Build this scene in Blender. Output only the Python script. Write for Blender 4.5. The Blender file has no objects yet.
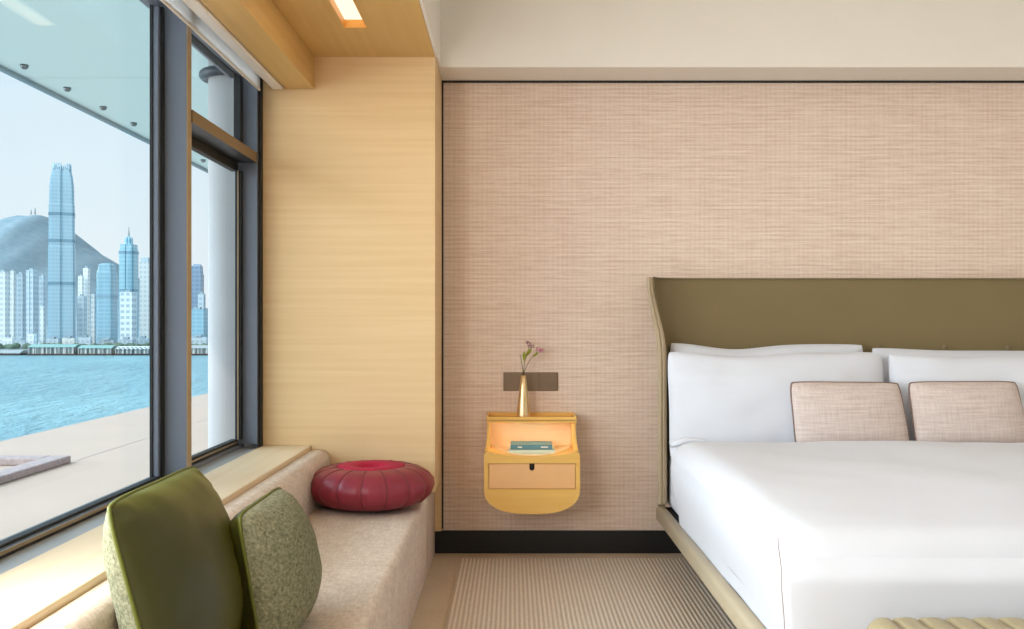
import bpy, bmesh, math, random
from mathutils import Vector, Matrix, noise
random.seed(7)
S = bpy.context.scene
COL = S.collection
PI = math.pi
F = 932.0; H = 1.095; CX, CY = 512.0, 323.0
WALL = 4.44

def sl(c):
    c = c / 255.0
    return c / 12.92 if c <= .04045 else ((c + .055) / 1.055) ** 2.4
def rgb(r, g, b): return (sl(r), sl(g), sl(b), 1.0)
def P(x, y, Y): return Vector(((x - CX) / F * Y, Y, H + (CY - y) / F * Y))

# ------------------------------------------------------------------ materials
class N:
    def __init__(s, name):
        s.m = bpy.data.materials.new(name); s.m.use_nodes = True
        s.t = s.m.node_tree; s.b = s.t.nodes['Principled BSDF']; s.out = s.t.nodes['Material Output']
    def n(s, kind, **kw):
        nd = s.t.nodes.new(kind)
        for k, v in kw.items():
            if k in nd.inputs: nd.inputs[k].default_value = v
            else: setattr(nd, k, v)
        return nd
    def l(s, a, b): s.t.links.new(a, b)
    def coord(s, scale, kind='Object'):
        tc = s.n('ShaderNodeTexCoord'); mp = s.n('ShaderNodeMapping'); mp.inputs['Scale'].default_value = scale
        s.l(tc.outputs[kind], mp.inputs['Vector']); return mp.outputs['Vector']
    def noise(s, scale, sc=1.0, detail=3.0, rough=.5):
        nd = s.n('ShaderNodeTexNoise'); nd.inputs['Scale'].default_value = sc
        nd.inputs['Detail'].default_value = detail; nd.inputs['Roughness'].default_value = rough
        s.l(s.coord(scale), nd.inputs['Vector']); return nd.outputs['Fac']
    def ramp(s, fac, stops):
        r = s.n('ShaderNodeValToRGB'); e = r.color_ramp.elements
        while len(e) < len(stops): e.new(.5)
        for i, (p, c) in enumerate(stops): e[i].position = p; e[i].color = c
        s.l(fac, r.inputs['Fac']); return r.outputs['Color']
    def mix(s, fac, a, b, mode='MIX'):
        m = s.n('ShaderNodeMix', data_type='RGBA', blend_type=mode)
        for sock, v in ((m.inputs[0], fac), (m.inputs[6], a), (m.inputs[7], b)):
            if isinstance(v, (int, float)): sock.default_value = v
            elif isinstance(v, tuple): sock.default_value = v
            else: s.l(v, sock)
        return m.outputs[2]
    def math(s, op, a, b=None):
        m = s.n('ShaderNodeMath', operation=op)
        for sock, v in ((m.inputs[0], a), (m.inputs[1], b)):
            if v is None: continue
            if isinstance(v, (int, float)): sock.default_value = v
            else: s.l(v, sock)
        return m.outputs[0]
    def bump(s, h, strength=.3, dist=.002):
        b = s.n('ShaderNodeBump'); b.inputs['Strength'].default_value = strength; b.inputs['Distance'].default_value = dist
        s.l(h, b.inputs['Height']); s.l(b.outputs['Normal'], s.b.inputs['Normal'])
    def set(s, color=None, rough=None, metal=None, spec=None, sheen=None, coat=None):
        b = s.b.inputs
        if color is not None:
            if isinstance(color, tuple): b['Base Color'].default_value = color
            else: s.l(color, b['Base Color'])
        if rough is not None: b['Roughness'].default_value = rough
        if metal is not None: b['Metallic'].default_value = metal
        if spec is not None: b['Specular IOR Level'].default_value = spec
        if sheen is not None: b['Sheen Weight'].default_value = sheen
        if coat is not None: b['Coat Weight'].default_value = coat
        return s.m

def plain(name, c, rough=.5, metal=0., spec=.5, var=.06, sc=6.0, **kw):
    n = N(name); f = n.noise((sc, sc, sc))
    d = tuple(x * (1 - var) for x in c[:3]) + (1,); e = tuple(min(1, x * (1 + var)) for x in c[:3]) + (1,)
    return n.set(n.ramp(f, [(.3, d), (.7, e)]), rough, metal, spec, **kw)

def wood(name, a, b, scale, rough=.45):
    n = N(name)
    f1 = n.noise(scale, 1.0, 5, .6); f2 = n.noise(tuple(k * 4 for k in scale), 1.0, 3, .6)
    c1 = n.ramp(f1, [(.3, a), (.7, b)])
    c2 = n.mix(n.math('MULTIPLY', f2, .45), c1, tuple(x * .82 for x in a[:3]) + (1,))
    n.bump(f2, .12, .001)
    return n.set(c2, rough, spec=.35)

def cloth(name, a, b, sc=260.0, bump=.35, rough=.95, sheen=.0, mott=6.0, blend=.6):
    n = N(name)
    f1 = n.noise((sc, sc * .25, sc), 1.0, 2); f2 = n.noise((sc * .25, sc, sc * .5), 1.0, 2)
    f3 = n.noise((mott, mott, mott), 1.0, 3)
    f = n.math('ADD', n.math('MULTIPLY', n.math('ADD', f1, f2), .5 * blend), n.math('MULTIPLY', f3, 1 - blend))
    n.bump(n.math('ADD', f1, f2), bump, .0015)
    return n.set(n.ramp(f, [(.36, a), (.64, b)]), rough, spec=.2, sheen=sheen)

M = {}
M['oak_h'] = wood('oak_grain_across', rgb(226, 192, 142), rgb(238, 208, 162), (1.2, 1.2, 46))
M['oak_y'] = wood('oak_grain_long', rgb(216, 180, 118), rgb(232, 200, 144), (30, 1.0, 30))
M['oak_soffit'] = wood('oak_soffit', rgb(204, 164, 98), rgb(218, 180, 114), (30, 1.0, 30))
M['oak_sill'] = wood('oak_sill', rgb(226, 202, 166), rgb(235, 214, 184), (26, 1.0, 26))
M['oak_night'] = wood('oak_nightstand', rgb(236, 184, 96), rgb(246, 200, 116), (3, 3, 40))
M['oak_lining'] = wood('pale_lining', rgb(238, 212, 170), rgb(244, 222, 184), (3, 3, 40))
M['drawer'] = plain('tan_drawer', rgb(238, 184, 126), .5, var=.04)
M['white_paint'] = plain('off_white_paint', rgb(232, 226, 216), .8, var=.01)
M['ceil_paint'] = plain('ceiling_paint', rgb(238, 235, 228), .8, var=.01)
M['black'] = plain('black_lacquer', rgb(13, 13, 13), .5, var=.1)
M['gap'] = plain('dark_shadow_gap', rgb(42, 34, 28), .7)
M['dark_slot'] = plain('dark_slot', rgb(24, 18, 14), .9)
M['slate'] = plain('slate_aluminium', rgb(112, 119, 134), .4, .3, var=.03)
M['slate_dk'] = plain('charcoal_aluminium', rgb(52, 58, 66), .4, .4, var=.03)
M['gasket'] = plain('black_gasket', rgb(20, 22, 25), .6)
M['reflect_trim'] = plain('tan_wood_reflection_trim', rgb(160, 140, 112), .4, .4)  # tan of reflected wood painted on inner frame faces; bead colour too
M['ledge'] = plain('grey_ledge', rgb(168, 168, 172), .45, .3)
M['blind'] = cloth('pale_blind', rgb(212, 210, 206), rgb(222, 220, 216), 500, .1, blend=.3)
M['bar'] = plain('satin_white_bar', rgb(240, 232, 222), .3, .1, var=.01)
n = N('translucent_blind_fabric'); tl = n.n('ShaderNodeBsdfTranslucent'); tl.inputs[0].default_value = (.86, .86, .86, 1)
df = n.n('ShaderNodeBsdfDiffuse'); df.inputs[0].default_value = (.88, .87, .86, 1)
ad = n.n('ShaderNodeMixShader'); ad.inputs[0].default_value = .5
n.l(tl.outputs[0], ad.inputs[1]); n.l(df.outputs[0], ad.inputs[2]); n.l(ad.outputs[0], n.out.inputs[0]); M['blind'] = n.m
M['bench'] = cloth('oatmeal_linen', rgb(200, 183, 168), rgb(229, 215, 202), 130, .6, mott=9, blend=.8)
M['boucle'] = cloth('grey_green_boucle', rgb(90, 92, 70), rgb(152, 151, 124), 230, .9, mott=110, blend=.6)
M['velvet'] = N('olive_velvet').set(rgb(48, 49, 12), .40, spec=.4, sheen=.35)
M['velvet'].node_tree.nodes['Principled BSDF'].inputs['Sheen Tint'].default_value = rgb(150, 150, 60)
M['pipe_green'] = plain('olive_piping', rgb(88, 94, 24), .5)
M['red_leather'] = plain('wine_leather', rgb(140, 44, 60), .38, spec=.45, var=.06, sc=14)
M['red_velvet'] = plain('raspberry_velvet', rgb(172, 0, 54), .75, var=.12, sc=20)
M['red_seam'] = plain('dark_wine_seam', rgb(92, 22, 28), .5)
M['linen'] = N('white_bed_linen')
_n = M['linen']; _f = _n.noise((5, 5, 5), 1, 4); _n.bump(_f, .12, .02)
M['linen'] = _n.set(rgb(217, 220, 228), .85, spec=.2, sheen=.1)
n = N('blush_slub_linen'); f1 = n.noise((9, 9, 190), 1, 2); f2 = n.noise((190, 60, 9), 1, 2)
f = n.math('ADD', n.math('MULTIPLY', f1, .6), n.math('MULTIPLY', f2, .4)); n.bump(f, .3, .0015)
M['cushion'] = n.set(n.ramp(f, [(.36, rgb(194, 177, 169)), (.62, rgb(216, 201, 194))]), .95, spec=.2)
M['taupe'] = plain('taupe_piping', rgb(122, 98, 88), .7)
M['olive'] = plain('olive_leather', rgb(124, 108, 74), .5, spec=.4, var=.03, sc=3)
M['khaki'] = plain('khaki_leather', rgb(184, 171, 145), .5, spec=.4, var=.03, sc=4)
M['wing'] = plain('taupe_khaki_leather', rgb(166, 147, 119), .5, spec=.4, var=.03, sc=4)
M['khaki_dk'] = plain('khaki_seam', rgb(120, 104, 74), .6)
M['bench_leather'] = plain('khaki_channel_leather', rgb(160, 147, 112), .4, spec=.45, var=.03, sc=4)
M['gold'] = plain('brushed_gold', rgb(236, 210, 162), .36, 1.0, var=.04, sc=30)
M['bronze'] = plain('bronze_plate', rgb(128, 108, 88), .42, .5, var=.05)
M['teal'] = plain('teal_cover', rgb(88, 138, 150), .5)
M['mint'] = plain('mint_cover', rgb(206, 220, 204), .5, var=.02)
M['paper'] = plain('paper', rgb(236, 232, 220), .9, var=.02)
M['stem'] = plain('brown_green_stem', rgb(112, 100, 66), .7)
M['leaf'] = plain('fresh_leaf', rgb(150, 160, 60), .5, var=.15, sc=60)
M['petal'] = plain('pink_petal', rgb(206, 128, 160), .7, var=.2, sc=200)
M['petal2'] = plain('mauve_petal', rgb(150, 104, 116), .7, var=.25, sc=200)
M['conc'] = plain('pale_concrete', rgb(164, 164, 166), .8, var=.05, sc=2)
M['terrace'] = plain('terrace_stone', rgb(188, 164, 148), .7, var=.03, sc=1.5)
M['granite'] = plain('granite_curb', rgb(168, 150, 148), .7, var=.18, sc=30)
M['steel'] = plain('steel_bolt', rgb(120, 126, 130), .3, 1.0)
M['steel_edge'] = plain('steel_edge', rgb(150, 160, 166), .4, .6)

# wallpaper : woven threads, mostly horizontal
n = N('woven_wallpaper')
h1 = n.noise((7, 1, 190), 1, 2); h2 = n.noise((14, 1, 300), 1, 2); v1 = n.noise((190, 1, 3), 1, 2); v2 = n.noise((90, 1, 90), 1, 2)
s_ = n.coord((1, 1, 1)); sx = n.n('ShaderNodeSeparateXYZ'); n.l(s_, sx.inputs[0])
wz = n.math('SINE', n.math('MULTIPLY', sx.outputs['Z'], 2 * PI / .0205))
f = n.math('ADD', n.math('MULTIPLY', h1, .46), n.math('MULTIPLY', h2, .25))
f = n.math('ADD', f, n.math('MULTIPLY', v1, .16)); f = n.math('ADD', f, n.math('MULTIPLY', v2, .13))
f = n.math('ADD', f, n.math('ADD', n.math('MULTIPLY', wz, .05), n.math('MULTIPLY', n.math('SINE', n.math('MULTIPLY', sx.outputs['X'], 2 * PI / .0225)), .025)))
n.bump(f, .4, .002)
M['wallpaper'] = n.set(n.ramp(f, [(.33, rgb(208, 182, 163)), (.5, rgb(225, 203, 186)), (.67, rgb(236, 218, 204))]), .9, spec=.2)

# ribbed rug
n = N('ribbed_rug')
s_ = n.coord((1, 1, 1)); sx = n.n('ShaderNodeSeparateXYZ'); n.l(s_, sx.inputs[0])
w = n.math('SINE', n.math('MULTIPLY', sx.outputs['X'], 2 * PI / .0175))
g = n.noise((160, 40, 160), 1, 2)
w2 = n.math('ADD', n.math('MULTIPLY', w, .5), n.math('ADD', .1, n.math('MULTIPLY', g, .8)))
n.bump(w, .35, .003)
M['rug'] = n.set(n.ramp(w2, [(.1, rgb(190, 173, 155)), (.9, rgb(221, 206, 189))]), .95, spec=.1)
M['carpet'] = cloth('plain_carpet', rgb(188, 168, 144), rgb(206, 187, 162), 200, .3, mott=4)

# thin window glass
n = N('window_glass')
tr = n.n('ShaderNodeBsdfTransparent'); tr.inputs[0].default_value = (.985, .995, .99, 1)
gl = n.n('ShaderNodeBsdfGlossy'); gl.inputs['Roughness'].default_value = .0; gl.inputs[0].default_value = (1, 1, 1, 1)
lw = n.n('ShaderNodeLayerWeight'); lw.inputs[0].default_value = .5
fr = n.math('ADD', .012, n.math('MULTIPLY', n.math('POWER', lw.outputs['Facing'], 5.0), .15))
mx = n.n('ShaderNodeMixShader'); n.l(fr, mx.inputs[0]); n.l(tr.outputs[0], mx.inputs[1]); n.l(gl.outputs[0], mx.inputs[2])
n.l(mx.outputs[0], n.out.inputs[0]); M['glass'] = n.m

# frosted canopy glass
n = N('frosted_canopy_glass')
tl = n.n('ShaderNodeBsdfTranslucent'); tl.inputs[0].default_value = (.66, .73, .71, 1)
df = n.n('ShaderNodeBsdfDiffuse'); df.inputs[0].default_value = (.52, .59, .57, 1)
ad = n.n('ShaderNodeMixShader'); ad.inputs[0].default_value = .35
n.l(tl.outputs[0], ad.inputs[1]); n.l(df.outputs[0], ad.inputs[2]); n.l(ad.outputs[0], n.out.inputs[0]); M['canopy'] = n.m

def emit(name, c, st):
    n = N(name); e = n.n('ShaderNodeEmission'); e.inputs[0].default_value = c; e.inputs[1].default_value = st
    n.l(e.outputs[0], n.out.inputs[0]); return n.m
M['lamp'] = emit('lamp_diffuser', (1, .86, .62, 1), 1.25)

# harbour water
n = N('harbour_water')
f1 = n.noise((.05, .02, 1), 1, 5, .65); f2 = n.noise((.004, .0022, 1), 1, 3)
n.bump(f1, .8, 12.0)
M['water'] = n.set(n.ramp(f2, [(.3, rgb(88, 136, 148)), (.7, rgb(118, 164, 172))]), .35, spec=.3)

def facade(name, wallc, glassc, fh=9.0, fw=9.0, amt=.6, rough=.35):
    n = N(name)
    s_ = n.coord((1, 1, 1)); sx = n.n('ShaderNodeSeparateXYZ'); n.l(s_, sx.inputs[0])
    hz = n.math('LESS_THAN', n.math('FRACT', n.math('MULTIPLY', sx.outputs['Z'], 1 / fh)), amt)
    ax = n.math('ADD', sx.outputs['X'], n.math('MULTIPLY', sx.outputs['Y'], .9))
    vt = n.math('LESS_THAN', n.math('FRACT', n.math('MULTIPLY', ax, 1 / fw)), amt + .15)
    w = n.math('MULTIPLY', hz, vt)
    return n.set(n.mix(w, wallc, glassc), rough, spec=.4)

n = N('hazed_hill_forest')
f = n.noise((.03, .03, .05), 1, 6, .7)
M['hill'] = n.set(n.ramp(f, [(.3, rgb(120, 142, 152)), (.7, rgb(142, 160, 167))]), 1.0, spec=.0)  # distance haze is put into this pale blue-grey base colour
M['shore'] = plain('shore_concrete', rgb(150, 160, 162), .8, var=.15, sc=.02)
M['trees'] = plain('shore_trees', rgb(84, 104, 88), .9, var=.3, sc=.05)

# ------------------------------------------------------------------ object helpers
ORG = {}
def tag(o, label, cat, group=None, kind=None):
    o['label'] = label
    if cat: o['category'] = cat
    if group: o['group'] = group
    if kind: o['kind'] = kind
    return o
def thing(name, label, cat, loc, group=None, kind=None):
    o = bpy.data.objects.new(name, None); COL.objects.link(o); o.location = loc
    o.empty_display_size = .1; ORG[o] = Vector(loc)
    return tag(o, label, cat, group, kind)
def obj(name, bm, mat, parent=None, smooth=False, bevel=0.0, seg=2, sub=0, loc=None, label=None, angle=None):
    L = ORG[parent] if parent is not None else Vector(loc or (0, 0, 0))
    bmesh.ops.translate(bm, verts=bm.verts, vec=-L)
    bmesh.ops.recalc_face_normals(bm, faces=bm.faces)
    me = bpy.data.meshes.new(name); bm.to_mesh(me); bm.free()
    o = bpy.data.objects.new(name, me); COL.objects.link(o)
    for m in (mat if isinstance(mat, list) else [mat]): me.materials.append(m)
    if parent is not None: o.parent = parent; ORG[o] = L
    else: o.location = L; ORG[o] = L
    if smooth:
        for p in me.polygons: p.use_smooth = True
    if bevel:
        b = o.modifiers.new('bevel', 'BEVEL'); b.width = bevel; b.segments = seg; b.limit_method = 'ANGLE'; b.angle_limit = .6
    if sub:
        m = o.modifiers.new('sub', 'SUBSURF'); m.levels = m.render_levels = sub
    if label: o['label'] = label
    return o
def struct(name, bm, mat, label, cat, **kw):
    return tag(obj(name, bm, mat, **kw), label, cat, kind='structure')
def B(*boxes):
    bm = bmesh.new()
    for b in boxes: box(bm, *b)
    return bm
def box(bm, x0, x1, y0, y1, z0, z1):
    v = [bm.verts.new((x, y, z)) for x in (x0, x1) for y in (y0, y1) for z in (z0, z1)]
    for f in ((0, 1, 3, 2), (4, 6, 7, 5), (0, 4, 5, 1), (2, 3, 7, 6), (0, 2, 6, 4), (1, 5, 7, 3)):
        bm.faces.new([v[i] for i in f])
def loft(bm, rings, cap0=True, cap1=True, closed=True):
    R = [[bm.verts.new(p) for p in r] for r in rings]
    n = len(R[0])
    for a, b in zip(R, R[1:]):
        for i in range(n if closed else n - 1):
            j = (i + 1) % n; bm.faces.new((a[i], a[j], b[j], b[i]))
    if cap0: bm.faces.new(R[0])
    if cap1: bm.faces.new(R[-1][::-1])
    return R
def tube(bm, pts, r, closed=False, seg=8):
    pts = [Vector(p) for p in pts]; n = len(pts); rings = []
    up = None
    for i, p in enumerate(pts):
        a = pts[i - 1] if (closed or i) else p; b = pts[(i + 1) % n] if (closed or i < n - 1) else p
        d = (b - a).normalized()
        if up is None: up = d.orthogonal().normalized()
        up = (up - d * up.dot(d)).normalized() if abs(up.dot(d)) < .999 else d.orthogonal().normalized()
        s = d.cross(up); rr = r(i / (n - 1)) if callable(r) else r
        rings.append([p + (up * math.cos(t) + s * math.sin(t)) * rr for t in [2 * PI * k / seg for k in range(seg)]])
    if closed: 
        V = [[bm.verts.new(q) for q in rg] for rg in rings]
        for i in range(n):
            a, b = V[i], V[(i + 1) % n]
            # best offset for the seam
            off = 0
            if i == n - 1: off = min(range(seg), key=lambda k: sum((a[t].co - b[(t + k) % seg].co).length for t in range(seg)))
            for t in range(seg):
                u = (t + 1) % seg; bm.faces.new((a[t], a[u], b[(u + off) % seg], b[(t + off) % seg]))
    else: loft(bm, rings)
def lathe(bm, prof, c, seg=48, mod=None):
    rings = []
    for r, z in prof:
        ring = []
        for k in range(seg):
            t = 2 * PI * k / seg; rr = r * (mod(t, r, z) if mod else 1)
            ring.append((c[0] + rr * math.cos(t), c[1] + rr * math.sin(t), c[2] + z))
        rings.append(ring)
    loft(bm, rings)
def prism_y(bm, outline, y0, y1):   # outline of (x,z)
    loft(bm, [[(x, y0, z) for x, z in outline], [(x, y1, z) for x, z in outline]])
def prism_x(bm, outline, x0, x1):   # outline of (y,z)
    loft(bm, [[(x0, y, z) for y, z in outline], [(x1, y, z) for y, z in outline]])
def smooth01(a, b, x):
    t = max(0, min(1, (x - a) / (b - a))); return t * t * (3 - 2 * t)

# ------------------------------------------------------------------ the room
XR = 4.2; YB = -2.6; ZC = 2.78
struct('floor', B((-1.24, XR, YB, WALL + .1, -.2, 0)), M['carpet'], 'plain beige carpet floor', 'floor')
struct('ceiling', B((-1.24, XR, YB, WALL + .1, ZC, ZC + .25)), M['ceil_paint'], 'white ceiling above the bed', 'ceiling')
struct('wall_back', B((-.868, XR, WALL, WALL + .1, 0, 2.5)), M['wallpaper'], 'woven blush wallpaper wall behind the headboard', 'wall')
struct('wall_right', B((XR, XR + .1, YB, WALL + .1, -.2, ZC + .2)), M['white_paint'], 'off-white wall right of the bed', 'wall')
struct('wall_front', B((-1.24, XR, YB - .1, YB, -.2, ZC + .2)), M['white_paint'], 'off-white wall facing the headboard', 'wall')
struct('wall_left', B((-1.24, -.874, YB, WALL + .1, -.2, .535), (-1.24, -1.12, YB, WALL + .1, 2.252, ZC),
                      (-1.24, -.874, WALL - .4, WALL + .1, .535, .5355), (-1.176, -1.09, WALL - .395, WALL + .1, .5355, 2.252)),
       M['white_paint'], 'low wall under the window and lintel above it', 'wall')
# wood column at the far end of the window seat
bm = bmesh.new(); YC = 4.04
box(bm, -1.079, -.334, YC, WALL, .5640, 2.5); box(bm, -.87, -.334, YC, WALL, .3625, .5640)
struct('wall_niche', bm, M['oak_h'], 'pale oak clad pier at the end of the window seat', 'wall')
struct('trim_1', B((-.366, -.3345, WALL - .03, WALL, .11, .3615)), M['oak_h'], 'narrow oak strip between window seat and wallpaper', 'trim')
struct('trim_2', B((-.334, -.3265, WALL - .012, WALL, .115, 2.247), (-.334, XR, WALL - .012, WALL, 2.238, 2.247)), M['gap'],
       'thin dark gap framing the wallpaper', 'trim')
struct('baseboard_back', B((-.366, XR, WALL - .012, WALL - .0005, 0, .108)), M['black'], 'black baseboard under the wallpaper', 'baseboard', bevel=.002)
struct('ceiling_bulkhead', B((-.333, XR, 4.2, WALL, 2.2475, ZC)), M['white_paint'], 'off-white dropped bulkhead above the wallpaper', 'ceiling', bevel=.003)
# niche ceiling with lamp slot
SX0, SX1, SY0, SY1 = -.654, -.566, 2.85, 3.635
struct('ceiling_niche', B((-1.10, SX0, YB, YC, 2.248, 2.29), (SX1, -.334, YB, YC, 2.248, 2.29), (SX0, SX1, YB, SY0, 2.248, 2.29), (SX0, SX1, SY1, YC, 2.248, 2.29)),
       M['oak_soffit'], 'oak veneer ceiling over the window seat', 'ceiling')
struct('trim_3', B((-.3335, -.322, YB, 4.1995, 2.250, ZC)), M['white_paint'], 'white fascia edging the oak ceiling', 'trim')
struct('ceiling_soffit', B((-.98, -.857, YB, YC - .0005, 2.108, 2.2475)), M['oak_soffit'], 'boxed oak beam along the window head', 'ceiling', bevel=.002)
t = thing('ceiling_light', 'slim recessed warm light in the oak ceiling', 'light', ((SX0 + SX1) / 2, (SY0 + SY1) / 2, 2.248))
obj('diffuser', B((SX0 + .002, SX1 - .002, SY0 + .002, SY1 - .002, 2.278, 2.288)), M['lamp'], t)
obj('reflector', B((SX0, SX0 + .002, SY0, SY1, 2.2465, 2.278), (SX1 - .002, SX1, SY0, SY1, 2.2465, 2.278),
                   (SX0, SX1, SY1 - .002, SY1, 2.2465, 2.278), (SX0, SX1, SY0, SY0 + .002, 2.2465, 2.278)),
    plain('orange_reflector', rgb(236, 168, 78), .4), t)
# sill
struct('window_sill', B((-1.084, -.872, YB, WALL, .5365, .5635)), M['oak_sill'], 'pale oak sill board between window and seat', 'sill', bevel=.003)
struct('trim_4', B((-1.17, -1.0845, YB, YC - .0005, .5365, .5595)), M['ledge'], 'grey metal ledge along the window foot', 'trim')

# windows
def window(name, label, y0, y1, panes):
    w = thing(name, label, 'window', (-1.2, y0, .54), kind='structure')
    return w
ZH = 2.154
w1 = window('window_1', 'large fixed window facing the harbour', .3, 3.14, 1)
obj('frame', B((-1.225, -1.16, .3, 3.14, .541, .5765), (-1.225, -1.17, .3, 3.14, ZH, 2.178), (-1.196, -1.178, 3.104, 3.139, .5765, ZH), (-1.225, -1.16, .3, .34, .5765, ZH)), M['slate'], w1, bevel=.002)
obj('glazing_bead', B((-1.163, -1.157, .3, 3.14, .5605, .5665), (-1.198, -1.176, .34, 3.112, .5767, .584), (-1.2055, -1.196, 3.100, 3.112, .5767, ZH), (-1.178, -1.170, 3.122, 3.1395, .5767, ZH)), M['gasket'], w1)
obj('inner_edge', B((-1.1605, -1.158, .3, 3.14, .567, .5765)), M['reflect_trim'], w1)
obj('pane', B((-1.209, -1.201, .338, 3.115, .575, ZH + .002)), M['glass'], w1)
obj('blind_backlight_pane', B((-1.209, -1.201, .338, 3.1395, 2.179, 2.251)), M['glass'], w1)  # unseen glass strip added so sky light glows through the blind
mu = thing('window_2', 'slate mullion post between the two windows', 'window', (-1.2, 3.16, .54), kind='structure')
obj('post', B((-1.206, -1.097, 3.1405, 3.18, .5605, 2.2045)), M['slate'], mu, bevel=.002)
obj('inner_edge', B((-1.097, -1.0935, 3.1405, 3.18, .5605, 2.2045)), M['reflect_trim'], mu)
w2 = window('window_3', 'narrow window with fixed light above casement', 3.18, YC, 2)
y0, y1 = 3.1805, 4.039
obj('frame', B((-1.225, -1.16, y0, y1, .541, .5765), (-1.225, -1.17, y0, y1, ZH, 2.178), (-1.176, -1.089, 3.985, y1, .5765, 2.15)), M['slate'], w2, bevel=.002)
obj('transom', B((-1.225, -1.093, y0, 3.9845, 1.780, 1.823)), M['slate_dk'], w2, bevel=.002)
obj('transom_edge', B((-1.093, -1.0895, y0, 4.039, 1.780, 1.823)), plain('brown_wood_reflection', rgb(128, 106, 78), .4, .4), w2)  # brown puts the room's reflected wood into the face colour
ca = obj('casement', B((-1.20, -1.172, y0, 3.9845, .5765, .600), (-1.20, -1.172, y0, 3.9845, 1.742, 1.7795), (-1.176, -1.150, 3.955, 3.9845, .600, 1.742), (-1.2, -1.172, y0, 3.205, .600, 1.742)), M['gasket'], w2, bevel=.002)
obj('bead', B((-1.171, -1.166, y0, 3.9549, .586, .592), (-1.164, -1.160, 3.950, 3.9545, .6, 1.742)), M['reflect_trim'], ca)
obj('pane', B((-1.19, -1.182, 3.2045, 3.956, .599, 1.743)), M['glass'], w2)
obj('upper_bead', B((-1.20, -1.172, y0, 3.9845, 2.143, ZH), (-1.178, -1.150, 3.945, 3.9845, 1.8235, 2.143), (-1.2, -1.18, y0, 3.9845, 1.8235, 1.830)), M['gasket'], w2)
obj('upper_pane', B((-1.19, -1.182, y0, 3.946, 1.828, 2.145)), M['glass'], w2)
obj('blind_backlight_pane', B((-1.209, -1.201, y0, y1, 2.179, 2.251)), M['glass'], w2)  # same added strip, backlighting the blinds at the narrow window
obj('end_seal', B((-1.0885, -1.0795, 4.0, 4.0395, .5605, 2.2045)), M['gasket'], w2)
# windows nearer the camera (daylight side of the room)
w4 = window('window_4', 'window nearest the viewer along the same wall', YB, .3, 1)
obj('frame', B((-1.225, -1.16, YB, .2995, .541, .5765), (-1.225, -1.17, YB, .2995, ZH, 2.2045), (-1.225, -1.16, -1.2, -1.15, .5765, ZH)), M['slate'], w4)
obj('pane', B((-1.209, -1.201, YB, .2995, .5765, ZH)), M['glass'], w4)
# roller blinds
def blind(label, xb, zb, barw, barh, yy1, group):
    t = thing('roller_blind', label, 'blind', (xb, 1, zb), group)
    obj('fabric', B((xb - .002, xb + .002, -.8, yy1, zb + .004, 2.2475)), M['blind'], t)
    obj('bottom_bar', B((xb - barw / 2, xb + barw / 2, -.8, yy1, zb, zb + barh)), M['bar'], t, bevel=min(barw, barh) * .35, seg=3)
    bm = bmesh.new(); tube(bm, [(xb, -.8, 2.232), (xb, yy1, 2.232)], .016, seg=16); obj('roller', bm, M['bar'], t, smooth=True)
blind('raised pale grey fabric blind closest to the window glass', -1.083, 2.090, .008, .012, 4.0, 'roller blinds at the window head')
blind('raised roller blind with thick cream bar beside the oak beam', -1.012, 2.104, .05, .022, 4.035, 'roller blinds at the window head')

# ------------------------------------------------------------------ window seat
t = thing('window_seat', 'oatmeal linen upholstered window seat with low back', 'bench', (-.6, 2.5, 0))
def rounded_profile(pts, r, seg=5):
    out = []
    n = len(pts)
    for i, p in enumerate(pts):
        a, b, c = Vector(pts[i - 1]), Vector(p), Vector(pts[(i + 1) % n])
        u, v = (a - b).normalized(), (c - b).normalized(); rr = r[i] if isinstance(r, (list, tuple)) else r
        if rr <= 0: out.append(tuple(b)); continue
        for k in range(seg + 1):
            s = k / seg; q = (b + u * rr) * (1 - s) ** 2 + b * 2 * s * (1 - s) + (b + v * rr) * s * s; out.append(tuple(q))
    return out
XF = -.367
pf = rounded_profile([(-.872, .001), (XF, .001), (XF + .004, .345), (-.872, .36)], [0, .004, .028, 0], 8)
bm = bmesh.new()
ys = [-1.2 + (YC - .003 + 1.2) * k / 90 for k in range(91)]
loft(bm, [[(x + (.0025 * noise.noise((x * 4, y * 5, z * 6)) if z > .02 and x > -.86 else 0), y, z + (.004 * noise.noise((x * 5, y * 3, 1.7)) if z > .3 else 0)) for x, z in pf] for y in ys])
obj('seat', bm, M['bench'], t, smooth=True)
obj('plinth', B((-.872, XF - .0005, YC - .003, WALL - .0125, .001, .3615)), M['bench'], t)
pb = rounded_profile([(-.8705, .33), (-.775, .33), (-.79, .552), (-.8705, .546)], [0, 0, .055, .006], 8)
bm = bmesh.new()
loft(bm, [[(x + .003 * noise.noise((z * 5, y * 4, 4.)) * (z > .37) * (x > -.86), y, z) for x, z in pb] for y in ys])
obj('backrest', bm, M['bench'], t, smooth=True)

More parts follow.
